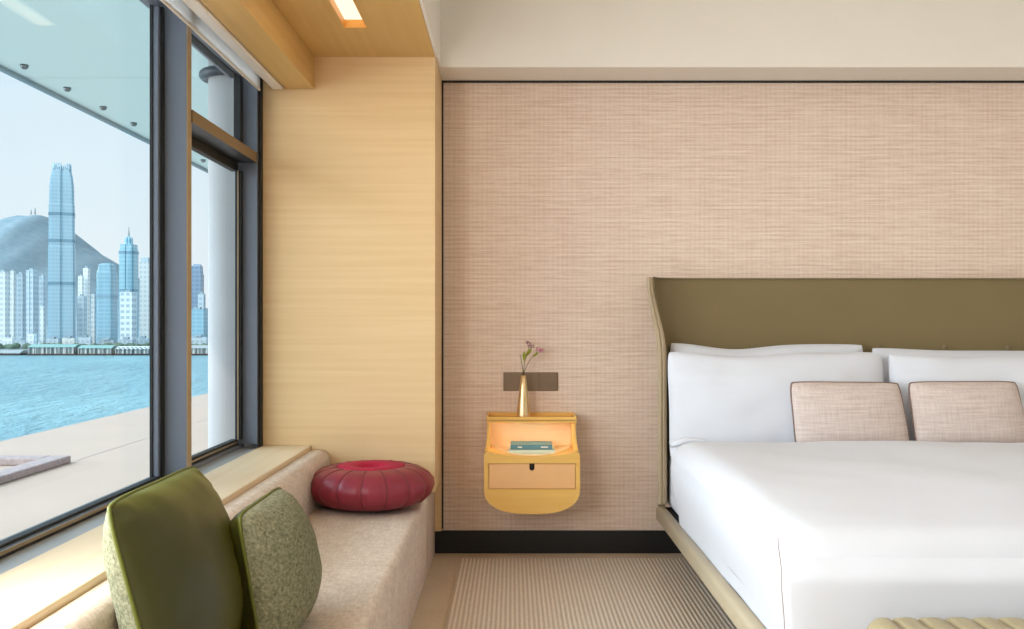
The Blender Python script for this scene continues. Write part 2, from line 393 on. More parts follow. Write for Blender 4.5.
# ------------------------------------------------------------------ soft cushions
def cushion_pts(w, h, tk, n, pinch, seed, wr=.004, pk=0., power=.5, sag=0., mid=0., rc=.0):
    G = {}
    for side in (1, -1):
        for i in range(n + 1):
            for j in range(n + 1):
                u = math.sin(PI / 2 * (2 * i / n - 1)); v = math.sin(PI / 2 * (2 * j / n - 1))
                e = max(0, (1 - abs(u) ** 2.4) * (1 - abs(v) ** 2.4)) ** power
                z = side * tk / 2 * e
                x = w / 2 * u * (1 - pinch * (1 - v * v) - .02 * v * sag); y = h / 2 * v * (1 - pinch * (1 - u * u))
                cr_ = 1 - rc * abs(u * v) ** 5
                x *= cr_; y *= cr_
                if mid: y -= mid * h * max(0, v) * math.exp(-((u + .35) / .4) ** 2)
                k = min(1, 3 * e)
                z += side * k * wr * (noise.noise((u * 2.2 + seed, v * 2.2, side * 3.)) + .5 * noise.noise((u * 5 + seed, v * 5, side * 7.)))
                if pk:
                    for a, bb in ((v, u), (u, v)):
                        z += side * min(1, 4 * e) * pk * noise.noise((bb * 11 + seed * 3, a * 1.3, 5.)) * math.exp(-(1 - abs(a)) / .22)
                G[side, i, j] = Vector((x, y, z))
    return G
def cushion_half(bm, G, n, side, Mx):
    V = {}
    for i in range(n + 1):
        for j in range(n + 1): V[i, j] = bm.verts.new(Mx @ G[side, i, j])
    for i in range(n):
        for j in range(n):
            f = (V[i, j], V[i + 1, j], V[i + 1, j + 1], V[i, j + 1]); bm.faces.new(f if side > 0 else f[::-1])
def cushion_rim(G, n, Mx):
    pts = [(i, 0) for i in range(n)] + [(n, j) for j in range(n)] + [(i, n) for i in range(n, 0, -1)] + [(0, j) for j in range(n, 0, -1)]
    out = []
    for i, j in pts:
        p = G[1, i, j].copy(); p.z = 0; q = Mx @ p
        if not out or (q - out[-1]).length > .004: out.append(q)
    return out
def frame_mx(c, ex, ey):
    ex = Vector(ex).normalized(); ey = Vector(ey); ey = (ey - ex * ey.dot(ex)).normalized(); ez = ex.cross(ey)
    m = Matrix((ex, ey, ez)).transposed().to_4x4(); m.translation = Vector(c); return m

# big olive velvet cushion : leans on the low back, face to the right
def seat_cushion(name, label, c, ex, ey, w, h, tk, mf, mb, mp, seed, pk, wr):
    n = 36; Mx = frame_mx(c, ex, ey); G = cushion_pts(w, h, tk, n, .02, seed, wr, pk, .55, rc=.055)
    lo = min((Mx @ p).z for p in G.values())
    t = thing(name, label, 'cushion', (c[0], c[1], lo), 'cushions on the window seat')
    bm = bmesh.new(); cushion_half(bm, G, n, 1, Mx); a = obj('front_panel', bm, mf, t, smooth=True)
    bm = bmesh.new(); cushion_half(bm, G, n, -1, Mx); b = obj('back_panel', bm, mb, t, smooth=True)
    bm = bmesh.new(); tube(bm, cushion_rim(G, n, Mx), .0045, True); p = obj('piping', bm, mp, t, smooth=True)
    return t, a, b, p
# ex runs along the edge (far to near gives face normal to the right): normal = ex x ey
t, a, b, p = seat_cushion('throw_cushion', 'large olive velvet cushion with pale boucle back, leaning by the window',
    (-.706, 1.995, .550), (.0, 1, 0), (-.27, 0, 1), .505, .43, .20, M['velvet'], M['boucle'], M['pipe_green'], 1.3, .010, .006)
a['label'] = 'olive velvet front'; b['label'] = 'pale boucle back'
t, a, b, p = seat_cushion('throw_cushion', 'small grey-green boucle cushion in front of the large velvet one',
    (-.578, 2.25, .506), (-.0, 1, 0), (-.17, -.42, 1),   .385, .335, .21, M['boucle'], M['velvet'], M['pipe_green'], 5.1, .006, .004)
a['label'] = 'grey-green boucle front'; b['label'] = 'olive velvet back'

# ------------------------------------------------------------------ pouf
pc = (-.571, 3.778, .363)
t = thing('pouf', 'round wine-red leather pouf with raspberry velvet centre on the seat', 'pouf', pc)
prof = [(.001, 0), (.122, 0), (.18, .004), (.218, .020), (.246, .048), (.257, .080), (.253, .108), (.232, .134), (.203, .152), (.168, .162), (.140, .165), (.128, .155), (.05, .110), (.001, .105)]
prof = [(a, b * .94) for a, b in prof]
mod = lambda th, r, z: 1 - (.022 if r > .14 else 0) * abs(math.cos(8 * th)) ** 14
bm = bmesh.new(); lathe(bm, prof, pc, 192, mod); obj('leather_cover', bm, M['red_leather'], t, smooth=True)
bm = bmesh.new()
fold = lambda th, r, z: 1 + .03 * math.sin(24 * th) * (r > .03)
lathe(bm, [(.136, .141), (.137, .153), (.128, .158), (.085, .158), (.055, .153), (.042, .140), (.032, .122), (.022, .113)], pc, 96, fold); obj('velvet_centre', bm, M['red_velvet'], t, smooth=True)
bm = bmesh.new(); lathe(bm, [(.001, .113), (.018, .113), (.024, .118), (.018, .124), (.001, .126)], pc, 24); obj('hole_shade_button', bm, plain('hole_shade_raspberry', rgb(120, 6, 34), .6), t, smooth=True)  # dark colour paints the shade of the central hole
bm = bmesh.new()
for k in range(16):
    th = 2 * PI * (k + .5) / 16 + PI / 16
    m_ = mod(th, .2, .1)
    tube(bm, [(pc[0] + (r * m_ - .0008) * math.cos(th), pc[1] + (r * m_ - .0008) * math.sin(th), pc[2] + z) for r, z in prof[2:11]], .0022, seg=6)
obj('seam', bm, M['red_seam'], t, smooth=True)

# ------------------------------------------------------------------ nightstand
nx = .0895; ny = 4.17
t = thing('nightstand', 'wall-hung rounded oak nightstand with lit niche and drawer', 'nightstand', (nx, WALL, .24))
def body_outline(a=.215, inset=0., flat=False):
    a -= inset; pts = []
    zt = .518; zs = .36; b = .12 - inset
    for k in range(0, 41):          # bottom, right to left
        th = PI * k / 40; c, s = math.cos(th), math.sin(th)
        e = 2 / 2.6
        pts.append((nx + a * math.copysign(abs(c) ** e, c), zs - b * abs(s) ** e))
    r = .02
    for k in range(0, 7):           # left shoulder
        th = PI - PI / 2 * k / 6; pts.append((nx - a + r + r * math.cos(th), zt - r + r * math.sin(th)))
    for k in range(1, 20):          # sagging top edge
        s = k / 20; x = -a + r + (2 * a - 2 * r) * s
        pts.append((nx + x, zt - .022 * math.sin(PI * s) ** .8))
    for k in range(0, 7):
        th = PI / 2 - PI / 2 * k / 6; pts.append((nx + a - r + r * math.cos(th), zt - r + r * math.sin(th)))
    return pts
bm = bmesh.new(); prism_y(bm, body_outline(), ny + .016, WALL - .002); obj('body', bm, M['oak_night'], t, bevel=.003)
dx0, dx1, dz0, dz1 = nx - .195, nx + .195, .351, .4665
bm = bmesh.new()
ol = body_outline(); edges = []
vs = [bm.verts.new((x, ny, z)) for x, z in ol]
for i in range(len(vs)): edges.append(bm.edges.new((vs[i], vs[(i + 1) % len(vs)])))
hv = [bm.verts.new((x, ny, z)) for x, z in ((dx0, dz0), (dx1, dz0), (dx1, dz1), (dx0, dz1))]
for i in range(4): edges.append(bm.edges.new((hv[i], hv[(i + 1) % 4])))
res = bmesh.ops.triangle_fill(bm, use_beauty=True, use_dissolve=False, edges=edges)
ext = bmesh.ops.extrude_face_region(bm, geom=list(bm.faces))
bmesh.ops.translate(bm, verts=[g for g in ext['geom'] if isinstance(g, bmesh.types.BMVert)], vec=(0, .0155, 0))
obj('front_frame', bm, M['oak_night'], t)
# drawer front with a finger slot cut into its top edge
sl_w, sl_h = .0115, .034
bm = bmesh.new(); e = .0025
ol = [(dx0 + e, dz0 + e), (dx1 - e, dz0 + e), (dx1 - e, dz1 - e), (nx + sl_w, dz1 - e)]
for k in range(0, 13):
    th = -PI * k / 12; ol.append((nx + sl_w * math.cos(th), dz1 - sl_h + sl_w + sl_w * math.sin(th)))
ol += [(nx - sl_w, dz1 - e), (dx0 + e, dz1 - e)]
vs = [bm.verts.new((x, ny + .006, z)) for x, z in ol]
ed = [bm.edges.new((vs[i], vs[(i + 1) % len(vs)])) for i in range(len(vs))]
bmesh.ops.triangle_fill(bm, use_beauty=True, edges=ed)
ext = bmesh.ops.extrude_face_region(bm, geom=list(bm.faces))
bmesh.ops.translate(bm, verts=[g for g in ext['geom'] if isinstance(g, bmesh.types.BMVert)], vec=(0, .007, 0))
dr = obj('drawer', bm, M['drawer'], t)
obj('finger_slot', B((nx - .014, nx + .014, ny + .0132, ny + .0155, dz1 - .038, dz1 - .001)), M['dark_slot'], dr)
# pale lined scoop : D-shaped in plan
bm = bmesh.new(); rows = []
for k in range(25):
    s = k / 24; x = -.188 + .376 * s; u = (x + .195) / .39
    z = .518 - .022 * math.sin(PI * u) ** .8 + .0012
    yf = WALL - .03 - (.215) * math.sqrt(max(0, 1 - (x / .1885) ** 2))
    rows.append([(nx + x, yf + (WALL - .012 - yf) * q / 4, z) for q in range(5)])
V = [[bm.verts.new(p) for p in r] for r in rows]
for a, b in zip(V, V[1:]):
    for i in range(4): bm.faces.new((a[i], a[i + 1], b[i + 1], b[i]))
ext = bmesh.ops.extrude_face_region(bm, geom=list(bm.faces))
bmesh.ops.translate(bm, verts=[g for g in ext['geom'] if isinstance(g, bmesh.types.BMVert)], vec=(0, 0, .002))
obj('niche_floor', bm, M['oak_lining'], t)
ty = 4.262
obj('niche_back', B((nx - .19, nx + .19, WALL - .014, WALL - .003, .497, .648)), M['oak_lining'], t)
for s in (-1, 1):                   # flared side cheeks
    bm = bmesh.new(); rings = []
    for k in range(13):
        q = k / 12; z = .515 + .131 * q; fl = (1 - q) ** 3
        xo = .2035 + .009 * fl; xi = .190; yf = ty + .014 - .05 * fl
        rings.append([(nx + s * xi, yf, z), (nx + s * xo, yf, z), (nx + s * xo, WALL - .002, z), (nx + s * xi, WALL - .002, z)])
    loft(bm, rings); obj('side_panel', bm, M['oak_night'], t, bevel=.002)
obj('top_tray', B((nx - .206, nx + .206, ty, WALL - .002, .6445, .6525), (nx - .206, nx + .206, ty, ty + .009, .6375, .6655),
                  (nx - .206, nx - .197, ty + .009, WALL - .002, .6525, .6705), (nx + .197, nx + .206, ty + .009, WALL - .002, .6525, .6705),
                  (nx - .197, nx + .197, WALL - .011, WALL - .002, .6525, .6705)), M['oak_night'], t, bevel=.0025)
obj('light_strip', B((nx - .17, nx + .17, ty + .014, ty + .022, .6412, .6444)), emit('warm_led', (1, .82, .58, 1), 26.0), t)

# books in the niche
def book(name, label, x0, x1, y0, y1, z0, z1, mc, marks):
    t = thing(name, label, 'book', ((x0 + x1) / 2, (y0 + y1) / 2, z0), 'books in the nightstand niche')
    c = .0022
    obj('cover', B((x0, x1, y0, y1, z0, z0 + c), (x0, x1, y0, y1, z1 - c, z1), (x0, x1, y0, y0 + c, z0, z1)), mc, t, bevel=.0006)
    obj('pages', B((x0 + .003, x1 - .003, y0 + c + .0002, y1 - .003, z0 + c + .0002, z1 - c - .0002)), M['paper'], t)
    if marks:
        for a, b in marks: obj('spine_print', B((a, b, y0 - .0006, y0 - .0001, z0 + .007, z1 - .007)), M['paper'], t)
zb = .518 - .022 + .0036
book('book', 'pale mint book at the bottom of the niche pair', -.016, .196, 4.245, 4.40, zb, zb + .019, M['mint'], None)
mk = [(.026, .046), (.132, .164)]
book('book', 'teal book lying on the pale mint one', -.006, .184, 4.250, 4.39, zb + .0193, zb + .0393, M['teal'], mk)

# vase and flowers
vc = (.053, 4.345, .6530)
tag(obj('vase', (lambda bm: (lathe(bm, [(.001, 0), (.034, 0), (.0345, .004), (.0301, .04), (.0248, .085), (.0181, .14), (.0110, .197), (.0085, .198), (.0085, .17), (.001, .168)], vc, 40), bm)[1])(bmesh.new()),
        M['gold'], smooth=True, loc=vc), 'slim conical brushed gold bud vase on the nightstand', 'vase')
def W(x, y, Y=4.345): return P(x, y, Y)
def leaf(bm, a, b, w):
    a, b = Vector(a), Vector(b); d = b - a; s = d.cross(Vector((0, 1, .3))).normalized(); up = s.cross(d).normalized()
    rows = []
    for k in range(7):
        q = k / 6; ww = w * math.sin(PI * min(.98, q * .93 + .05)) ** .8; c = a + d * q + up * (.003 * math.sin(PI * q))
        rows.append([c - s * ww, c + up * -.0012, c + s * ww])
    V = [[bm.verts.new(p) for p in r] for r in rows]
    for p, q in zip(V, V[1:]):
        for i in range(2): bm.faces.new((p[i], p[i + 1], q[i + 1], q[i]))
    ext = bmesh.ops.extrude_face_region(bm, geom=list(bm.faces)[-12:])
    bmesh.ops.translate(bm, verts=[g for g in ext['geom'] if isinstance(g, bmesh.types.BMVert)], vec=up * .0006)
def blossom(bm, c, r, n, seed):
    rnd = random.Random(seed)
    for k in range(n):
        d = Vector((rnd.gauss(0, 1), rnd.gauss(0, 1), rnd.gauss(0, 1))).normalized()
        p = Vector(c) + Vector((d.x * 1.3, d.y, d.z)) * 1.3 * r * rnd.uniform(.4, 1)
        m = Matrix.Translation(p) @ d.to_track_quat('Z', 'Y').to_matrix().to_4x4() @ Matrix.Diagonal((1, .75, .4, 1))
        bmesh.ops.create_icosphere(bm, subdivisions=1, radius=r * rnd.uniform(.34, .5), matrix=m)
base = Vector(vc) + Vector((0, 0, .175))
def sprig(label, pts, leaves, blooms, pm):
    t = thing('flower_sprig', label, 'flower', base, 'flower sprigs in the gold vase')
    bm = bmesh.new(); tube(bm, pts, lambda q: .0022 - .0011 * q, seg=6); obj('stem', bm, M['stem'], t, smooth=True)
    for a, b, w in leaves:
        bm = bmesh.new(); leaf(bm, a, b, w); obj('leaf', bm, M['leaf'], t, smooth=True)
    for c, r, k in blooms:
        bm = bmesh.new(); blossom(bm, c, r, k, int(c[0] * 1e4)); obj('blossom', bm, pm, t, smooth=True)
sprig('tall sprig with mauve blossom in the gold vase', [base + Vector((0, 0, 0)), W(523.5, 372), W(524.4, 363, 4.34), W(527, 354, 4.338), W(529.5, 347, 4.335)],
      [(W(524.5, 361, 4.336), W(524.0, 351.5, 4.31), .0085), (W(526, 356, 4.338), W(531.5, 348.5, 4.30), .0085)],
      [(W(528, 343.5, 4.335), .011, 16), (W(531.5, 346.5, 4.33), .011, 16), (W(526.8, 341.5, 4.335), .006, 9)], M['petal2'])
sprig('sprig leaning right with pink blossom in the gold vase', [base + Vector((.003, .002, 0)), W(524.2, 372, 4.35), W(526.5, 366, 4.355), W(531, 358, 4.36), W(537.5, 351.5, 4.36)],
      [(W(532.5, 357, 4.358), W(538.5, 352.5, 4.33), .006)],
      [(W(538, 349.5, 4.36), .010, 14), (W(541.5, 350.5, 4.362), .011, 16)], M['petal'])
sprig('thin bare twig leaning left in the gold vase', [base + Vector((-.003, -.001, 0)), W(523, 372, 4.34), W(522, 364, 4.335), W(520.2, 354.5, 4.33)],
      [(W(522.2, 365, 4.336), W(521, 360.5, 4.325), .0025)], [(W(520, 354.3, 4.33), .0028, 6)], M['petal2'])

# bronze switch plate
xa, xb_, za, zb_ = -.0408, .2195, .772, .860
t = thing('switch_plate', 'wide bronze switch plate on the wallpaper above the nightstand', 'switch plate', ((xa + xb_) / 2, WALL, .816))
obj('back_plate', B((xa, xb_, WALL - .006, WALL - .0003, za, zb_)), M['bronze'], t, bevel=.0015)
for a, b in ((xa + .003, xa + .0845), (xa + .0865, xa + .1685), (xa + .1715, xb_ - .003)):
    obj('switch_panel', B((a, b, WALL - .0095, WALL - .0062, za + .003, zb_ - .003)), M['bronze'], t, bevel=.001)

# ------------------------------------------------------------------ bed
BX = 1.665
bed = thing('bed', 'wide bed with curved olive leather headboard and khaki side rail', 'bed', (BX, 3.3, 0))
ZT = 1.301
def xf(z):   # left front edge of the wing (outer), flaring out at the top
    q = smooth01(.90, ZT, z); return .657 - .050 * q ** 1.25
def plan(z, d):   # half plan line from bed centre to the left wing tip, offset d inwards
    tip = xf(z) + d; yt = 4.20; ybk = 4.395 - d
    xc = tip + .025 + .17 * smooth01(.55, ZT, z) + .03
    pts = [(BX + (xc - BX) * k / 8, ybk) for k in range(9)]
    for k in range(1, 15):
        th = PI / 2 * k / 14
        x = xc - (xc - tip) * math.sin(th); y = yt + (ybk - yt) * math.cos(th) ** .9
        pts.append((x, y))
    return pts
bm = bmesh.new(); rings = []
TH = .034
zs = [.262 + (ZT - .262) * k / 40 for k in range(41)]
for z in zs:
    inner = plan(z, TH)                       # faces the pillows
    left_in = inner; right_in = [(2 * BX - x, y) for x, y in reversed(inner[1:])] if False else None
    fr = [(x, y) for x, y in inner]
    tip_o = (xf(z), 4.20)
    outer = [tip_o, (xf(z) + .012, 4.26), (xf(z) + .034, 4.34), (xf(z) + .055, 4.438)]
    half = fr + outer                         # centre -> tip -> back
    mir = [(2 * BX - x, y) for x, y in half]
    ring = half + mir[::-1][:-1]
    rings.append([(x, y, z) for x, y in ring])
loft(bm, rings)
hb = obj('headboard', bm, M['olive'], bed, smooth=False)
for p in hb.data.polygons: p.use_smooth = len(p.vertices) == 4
hb.data.set_sharp_from_angle(angle=.7)
for s in (1, -1):                             # padded wing edge with a seam
    R = []
    for z in [.28 + (ZT - .28) * k / 36 for k in range(37)]:
        a = xf(z); w = .040 - .014 * smooth01(1.0, ZT, z); y0 = 4.20
        ring = []
        for k in range(13):
            th = PI * k / 12; x = a + w / 2 - w / 2 * math.cos(th) ; y = y0 - .006 - .008 * abs(math.sin(th)) + (.005 if k == 6 else 0)
            ring.append((x, y))
        ring += [(a + w, y0 + .004), (a, y0 + .004)]
        R.append([((x if s > 0 else 2 * BX - x), y, z) for x, y in ring])
    bm = bmesh.new(); loft(bm, R); obj('wing_edge', bm, M['wing'], bed, smooth=False, label='khaki padded wing edge')
bm = bmesh.new()
tp = [(x, y - .003, ZT) for x, y in plan(ZT, TH)]; tp = tp[::-1] + [(2 * BX - x, y, z) for x, y, z in tp[1:]]
tube(bm, tp, .004, seg=8); obj('top_piping', bm, M['khaki_dk'], bed, smooth=True)
for k in range(5):
    x = 1.127 + .298 * k
    bm = bmesh.new(); bmesh.ops.create_uvsphere(bm, u_segments=16, v_segments=8, radius=.015, matrix=Matrix.Translation((x, 4.357, .979)) @ Matrix.Diagonal((1, .5, 1, 1)))
    obj('tuft_button', bm, M['khaki_dk'], bed, smooth=True)
for s in (1, -1):
    pr = rounded_profile([(.646, .212), (.692, .212), (.697, .268), (.648, .277)], [.012, .01, .02, .022], 5)
    pr = pr if s > 0 else [(2 * BX - x, z) for x, z in pr]
    bm = bmesh.new(); prism_y(bm, pr, 2.19, 4.185); obj('side_rail', bm, M['khaki'], bed, smooth=True)
bm = bmesh.new(); pr = rounded_profile([(2.14, .212), (2.19, .212), (2.19, .275), (2.14, .275)], .02, 5); prism_x(bm, pr, .66, 2 * BX - .66); obj('foot_rail', bm, M['khaki'], bed, smooth=True)
obj('slat_base', B((.70, 2 * BX - .70, 2.191, 4.33, .205, .24)), M['black'], bed)
for sx_ in (.85, 2 * BX - .85):
    for sy_ in (2.4, 4.1):
        obj('leg', B((sx_ - .03, sx_ + .03, sy_ - .03, sy_ + .03, .009, .205)), M['black'], bed)
bm = bmesh.new(); bmesh.ops.create_cube(bm, size=1, matrix=Matrix.Translation((BX, 3.32, .372)) @ Matrix.Diagonal((1.9, 2.0, .255, 1)))
tag(obj('mattress', bm, M['linen'], bevel=.04, seg=4, loc=(BX, 3.32, .24)), 'white mattress under the duvet', 'mattress')

# duvet
def duvet_map(p):
    lo = Vector((.652, 2.235, .262)); hi = Vector((2 * BX - .652, 3.875, .612))
    q = Vector([lo[i] + (hi[i] - lo[i]) * (p[i] + .5) for i in range(3)])
    r = .032 + .053 * smooth01(.44, .58, q.z)
    c = Vector([max(lo[i] + r, min(hi[i] - r, q[i])) for i in range(3)]); c.z = min(hi.z - r, q.z)
    d = q - c
    if d.length > 1e-6: q = c + d.normalized() * min(r, max(abs(d.x), abs(d.y), abs(d.z)))
    top = smooth01(.35, .6, q.z)
    q.z += top * (.012 * noise.noise((q.x * 2.2, q.y * 2.2, 3.)) + .004 * noise.noise((q.x * 6, q.y * 6, 1.)) - .02 * smooth01(3.2, 2.3, q.y))
    tuck = (1 - smooth01(.27, .50, q.z))
    if q.x < .9: q.x += .038 * tuck + .007 * noise.noise((q.y * 2.2, q.z * 2, 9.)) * (1 - top)
    if q.x > 2 * BX - .9: q.x -= .045 * tuck
    if q.z < .32: q.z += .012 * noise.noise((q.y * 2.5, q.x * 5, 2.))
    return q
bm = bmesh.new(); bmesh.ops.create_cube(bm, size=1)
bmesh.ops.subdivide_edges(bm, edges=list(bm.edges), cuts=56, use_grid_fill=True)
for v in bm.verts: v.co = duvet_map(v.co)
t = thing('duvet', 'white duvet covering the bed', 'duvet', (BX, 3.05, .262))
obj('cover', bm, M['linen'], t, smooth=True)
# front drape hanging over the foot, its edge makes the vertical corner fold
bm = bmesh.new(); n_ = 40; fx0, fx1 = .641, 2 * BX - .65; R = []
for k in range(n_ + 1):
    z = .25 + .318 * k / n_
    q = smooth01(.47, .568, z); yo = 2.195 + .082 * q ** 1.6
    x0_ = fx0 + .004 * math.sin(z * 22) + .012 * q
    pts = [(x0_ + .016, yo + .025), (x0_ + .004, yo + .016), (x0_, yo + .008), (x0_ + .005, yo + .001), (x0_ + .02, yo - .003)]
    for j in range(1, 40):
        x = x0_ + .02 + (fx1 - fx0 - .04) * j / 39
        pts.append((x, yo - .003 + .004 * noise.noise((x * 4, z * 3, 6.)) - .004 * math.exp(-((x - x0_ - .05) / .03) ** 2)))
    pts += [(fx1, yo + .01), (fx1 - .016, yo + .025)]
    R.append([(x, y, z) for x, y in pts])
loft(bm, R); obj('foot_drape', bm, M['linen'], t, smooth=True)
bm = bmesh.new(); tube(bm, [(a[2][0] - .0005, a[2][1], a[2][2]) for a in R], .0016, seg=6)
obj('edge_seam', bm, plain('drape_edge_seam', rgb(172, 158, 154), .8), t, smooth=True, label='thin taupe seam at the corner')
# turned corner at the head of the duvet
bm = bmesh.new(); R = []
for k in range(14):
    s = k / 13; c = Vector((.662 + .14 * s, 3.90 - .02 * s, .587 + .018 * smooth01(0, .5, s))); rr = .008 + .008 * math.sin(PI * min(1, s + .2))
    R.append([c + Vector((-.2 * math.sin(th), math.cos(th) * 1.6, math.sin(th))) * rr for th in [2 * PI * j / 12 for j in range(12)]])
loft(bm, R); obj('corner_fold', bm, M['linen'], t, smooth=True)

# pillows
def pillow(label, c, ey, w, h, tk, seed, mid, rot=0., pinch=.03):
    n = 40; Mx = frame_mx(c, (math.cos(rot), 0, math.sin(rot)), ey)
    G = cushion_pts(w, h, tk, n, pinch, seed, .010, .006, .5, 0, mid, rc=.03)
    # ex x ey must point to the camera (-Y)
    bm = bmesh.new(); cushion_half(bm, G, n, 1, Mx); cushion_half(bm, G, n, -1, Mx); bmesh.ops.remove_doubles(bm, verts=bm.verts, dist=1e-5)
    lo = min(v.co.z for v in bm.verts)
    t = thing('pillow', label, 'pillow', (c[0], c[1], lo), 'white bed pillows')
    obj('pillowcase', bm, M['linen'], t, smooth=True)
    bm = bmesh.new(); tube(bm, cushion_rim(G, n, Mx), .0035, True, 6); obj('hem', bm, M['linen'], t, smooth=True)
pillow('white pillow at the back left, against the headboard', (1.17, 4.262, .755), (0, .14, 1), .90, .50, .17, 2.2, .055, -.012)
pillow('white pillow at the back right, against the headboard', (2 * BX - 1.22, 4.262, .736), (0, .14, 1), .93, .48, .17, 8.4, .01, -.02)
pillow('broad white pillow at the front left, behind the first blush cushion', (1.170, 4.115, .726), (0, .17, 1), .965, .49, .20, 4.7, .035, -.004, .02)
pillow('broad white pillow at the front right, behind the second blush cushion', (2 * BX - 1.180, 4.115, .718), (0, .17, 1), .96, .485, .20, 6.6, .02, -.006, .02)

def bed_cushion(label, c, w, h, tk, seed, rot):
    n = 30; Mx = frame_mx(c, (math.cos(rot), 0, math.sin(rot)), (0, .22, 1))
    G = cushion_pts(w, h, tk, n, .012, seed, .004, .002, .5, 1.0, rc=.04)
    for k in G: G[k].x -= .07 * G[k].y
    lo = min((Mx @ p).z for p in G.values())
    t = thing('lumbar_cushion', label, 'cushion', (c[0], c[1], lo), 'blush cushions on the bed')
    bm = bmesh.new(); cushion_half(bm, G, n, 1, Mx); cushion_half(bm, G, n, -1, Mx); bmesh.ops.remove_doubles(bm, verts=bm.verts, dist=1e-5)
    obj('cover', bm, M['cushion'], t, smooth=True)
    bm = bmesh.new(); tube(bm, cushion_rim(G, n, Mx), .0045, True); obj('piping', bm, M['taupe'], t, smooth=True)
bed_cushion('blush linen cushion with taupe piping, closer to the window', (1.430, 3.955, .700), .478, .29, .13, 3.3, -.008)
bed_cushion('blush linen cushion with taupe piping, further from the window', (1.935, 3.955, .702), .475, .29, .13, 9.9, .004)

# ------------------------------------------------------------------ foot bench
t = thing('foot_bench', 'khaki channel-tufted leather bench at the foot of the bed', 'bench', (1.66, 1.85, 0))
x0, x1, yb0, yb1, zt_ = .790, 2.51, 1.60, 2.12, .438
bm = bmesh.new(); R = []
ncol = 29 * 8
prof_y = rounded_profile([(yb0, .30), (yb1, .30), (yb1, zt_), (yb0, zt_)], [.01, .01, .05, .05], 6)
for k in range(ncol + 1):
    s = k / ncol; x = x0 + (x1 - x0) * s
    e = min(1, min(s, 1 - s) * (x1 - x0) / .045); rnd_ = math.sqrt(max(0, 1 - (1 - e) ** 2))
    g = .009 * (1 - abs(math.sin(PI * 29 * s)) ** .3)
    cy, cz = (yb0 + yb1) / 2, .365
    R.append([(x, cy + (y - cy) * (.9 + .1 * rnd_) - math.copysign(g * .5, y - cy), z - (g + .035 * (1 - rnd_)) * smooth01(.31, zt_, z)) for y, z in prof_y])
loft(bm, R); obj('seat', bm, M['bench_leather'], t, smooth=True)
obj('seat_frame', B((x0 + .03, x1 - .03, yb0 + .03, yb1 - .03, .27, .30)), M['black'], t)
for a in (x0 + .06, x1 - .06):
    for b in (yb0 + .06, yb1 - .06): obj('leg', B((a - .02, a + .02, b - .02, b + .02, .009, .27)), M['gold'], t, bevel=.003)
# rug
tag(obj('rug', B((-.24, 3.9, -1.5, 4.306, .001, .009)), M['rug'], bevel=.003, loc=(1.8, 1.4, 0)), 'ribbed beige rug running under the bed', 'rug')

# ------------------------------------------------------------------ outside : terrace
struct('terrace_floor', B((-4.79, -1.241, -6, 40, -.4, -.012)), M['terrace'], 'pale stone terrace outside the window', 'terrace')
struct('terrace_joint', B((-3.512, -3.50, 7.5, 40, -.012, -.0105)), M['granite'], 'thin joint line in the terrace paving', 'trim')
struct('terrace_curb', B((-3.66, -3.50, -4, 7.4, -.0115, .045), (-4.72, -3.66, 7.22, 7.4, -.0115, .045), (-4.72, -4.56, -4, 7.22, -.0115, .045)), M['granite'], 'low granite curb on the terrace', 'trim', bevel=.01)
px_, py_ = -2.055, 6.8
bm = bmesh.new(); lathe(bm, [(.155, 0), (.155, 3.4)], (px_, py_, -.011), 40)
struct('pillar', bm, M['conc'], 'round pale concrete pillar outside the narrow window', 'pillar', smooth=False).data.set_sharp_from_angle(angle=.7)
bm = bmesh.new()
for r_ in range(1):
    tube(bm, [(px_ + .185 * math.cos(a_), py_ + .185 * math.sin(a_), 2.89) for a_ in [2 * PI * k / 24 for k in range(24)]], .036, True, 10)
tag(obj('pillar_collar', bm, M['slate_dk'], smooth=True, loc=(px_, py_, 2.854)), 'dark steel collar around the top of the pillar', 'collar')
t = thing('glass_canopy', 'frosted pale green glass canopy over the terrace', 'canopy', (-2.6, 8, 3.0))
EX = -3.772; ZG = 3.0
pj = [-4.0, .75, 4.0, 7.25, 10.5, 13.75, 17.0]
for a, b in zip(pj, pj[1:]):
    obj('glass_panel', B((EX, -1.26, a + .012, b - .012, ZG, ZG + .02)), M['canopy'], t)
obj('edge_rail', B((EX - .04, EX - .001, -4, 17, ZG - .03, ZG + .03)), M['steel_edge'], t)
for k in range(-4, 16):
    y = 6.87 + .663 * k
    bm = bmesh.new(); lathe(bm, [(.001, -.036), (.012, -.035), (.024, -.027), (.03, -.014), (.03, -.002), (.001, -.002)], (-3.595, y, ZG), 16)
    obj('bolt', bm, M['steel'], t, smooth=True)

# ------------------------------------------------------------------ outside : harbour and skyline
YS = 2000.0; ZW = H - 27.5 / F * YS
bm = bmesh.new()
vs = [bm.verts.new(p) for p in ((-6000, 25, ZW), (1500, 25, ZW), (1500, 2400, ZW), (-6000, 2400, ZW))]; bm.faces.new(vs)
struct('water', bm, M['water'], 'teal harbour water', 'water')
struct('shore', B((-6000, 3000, YS + 12, 6500, ZW - 5, ZW + 3)), M['shore'], 'far waterfront of the city', 'shore')
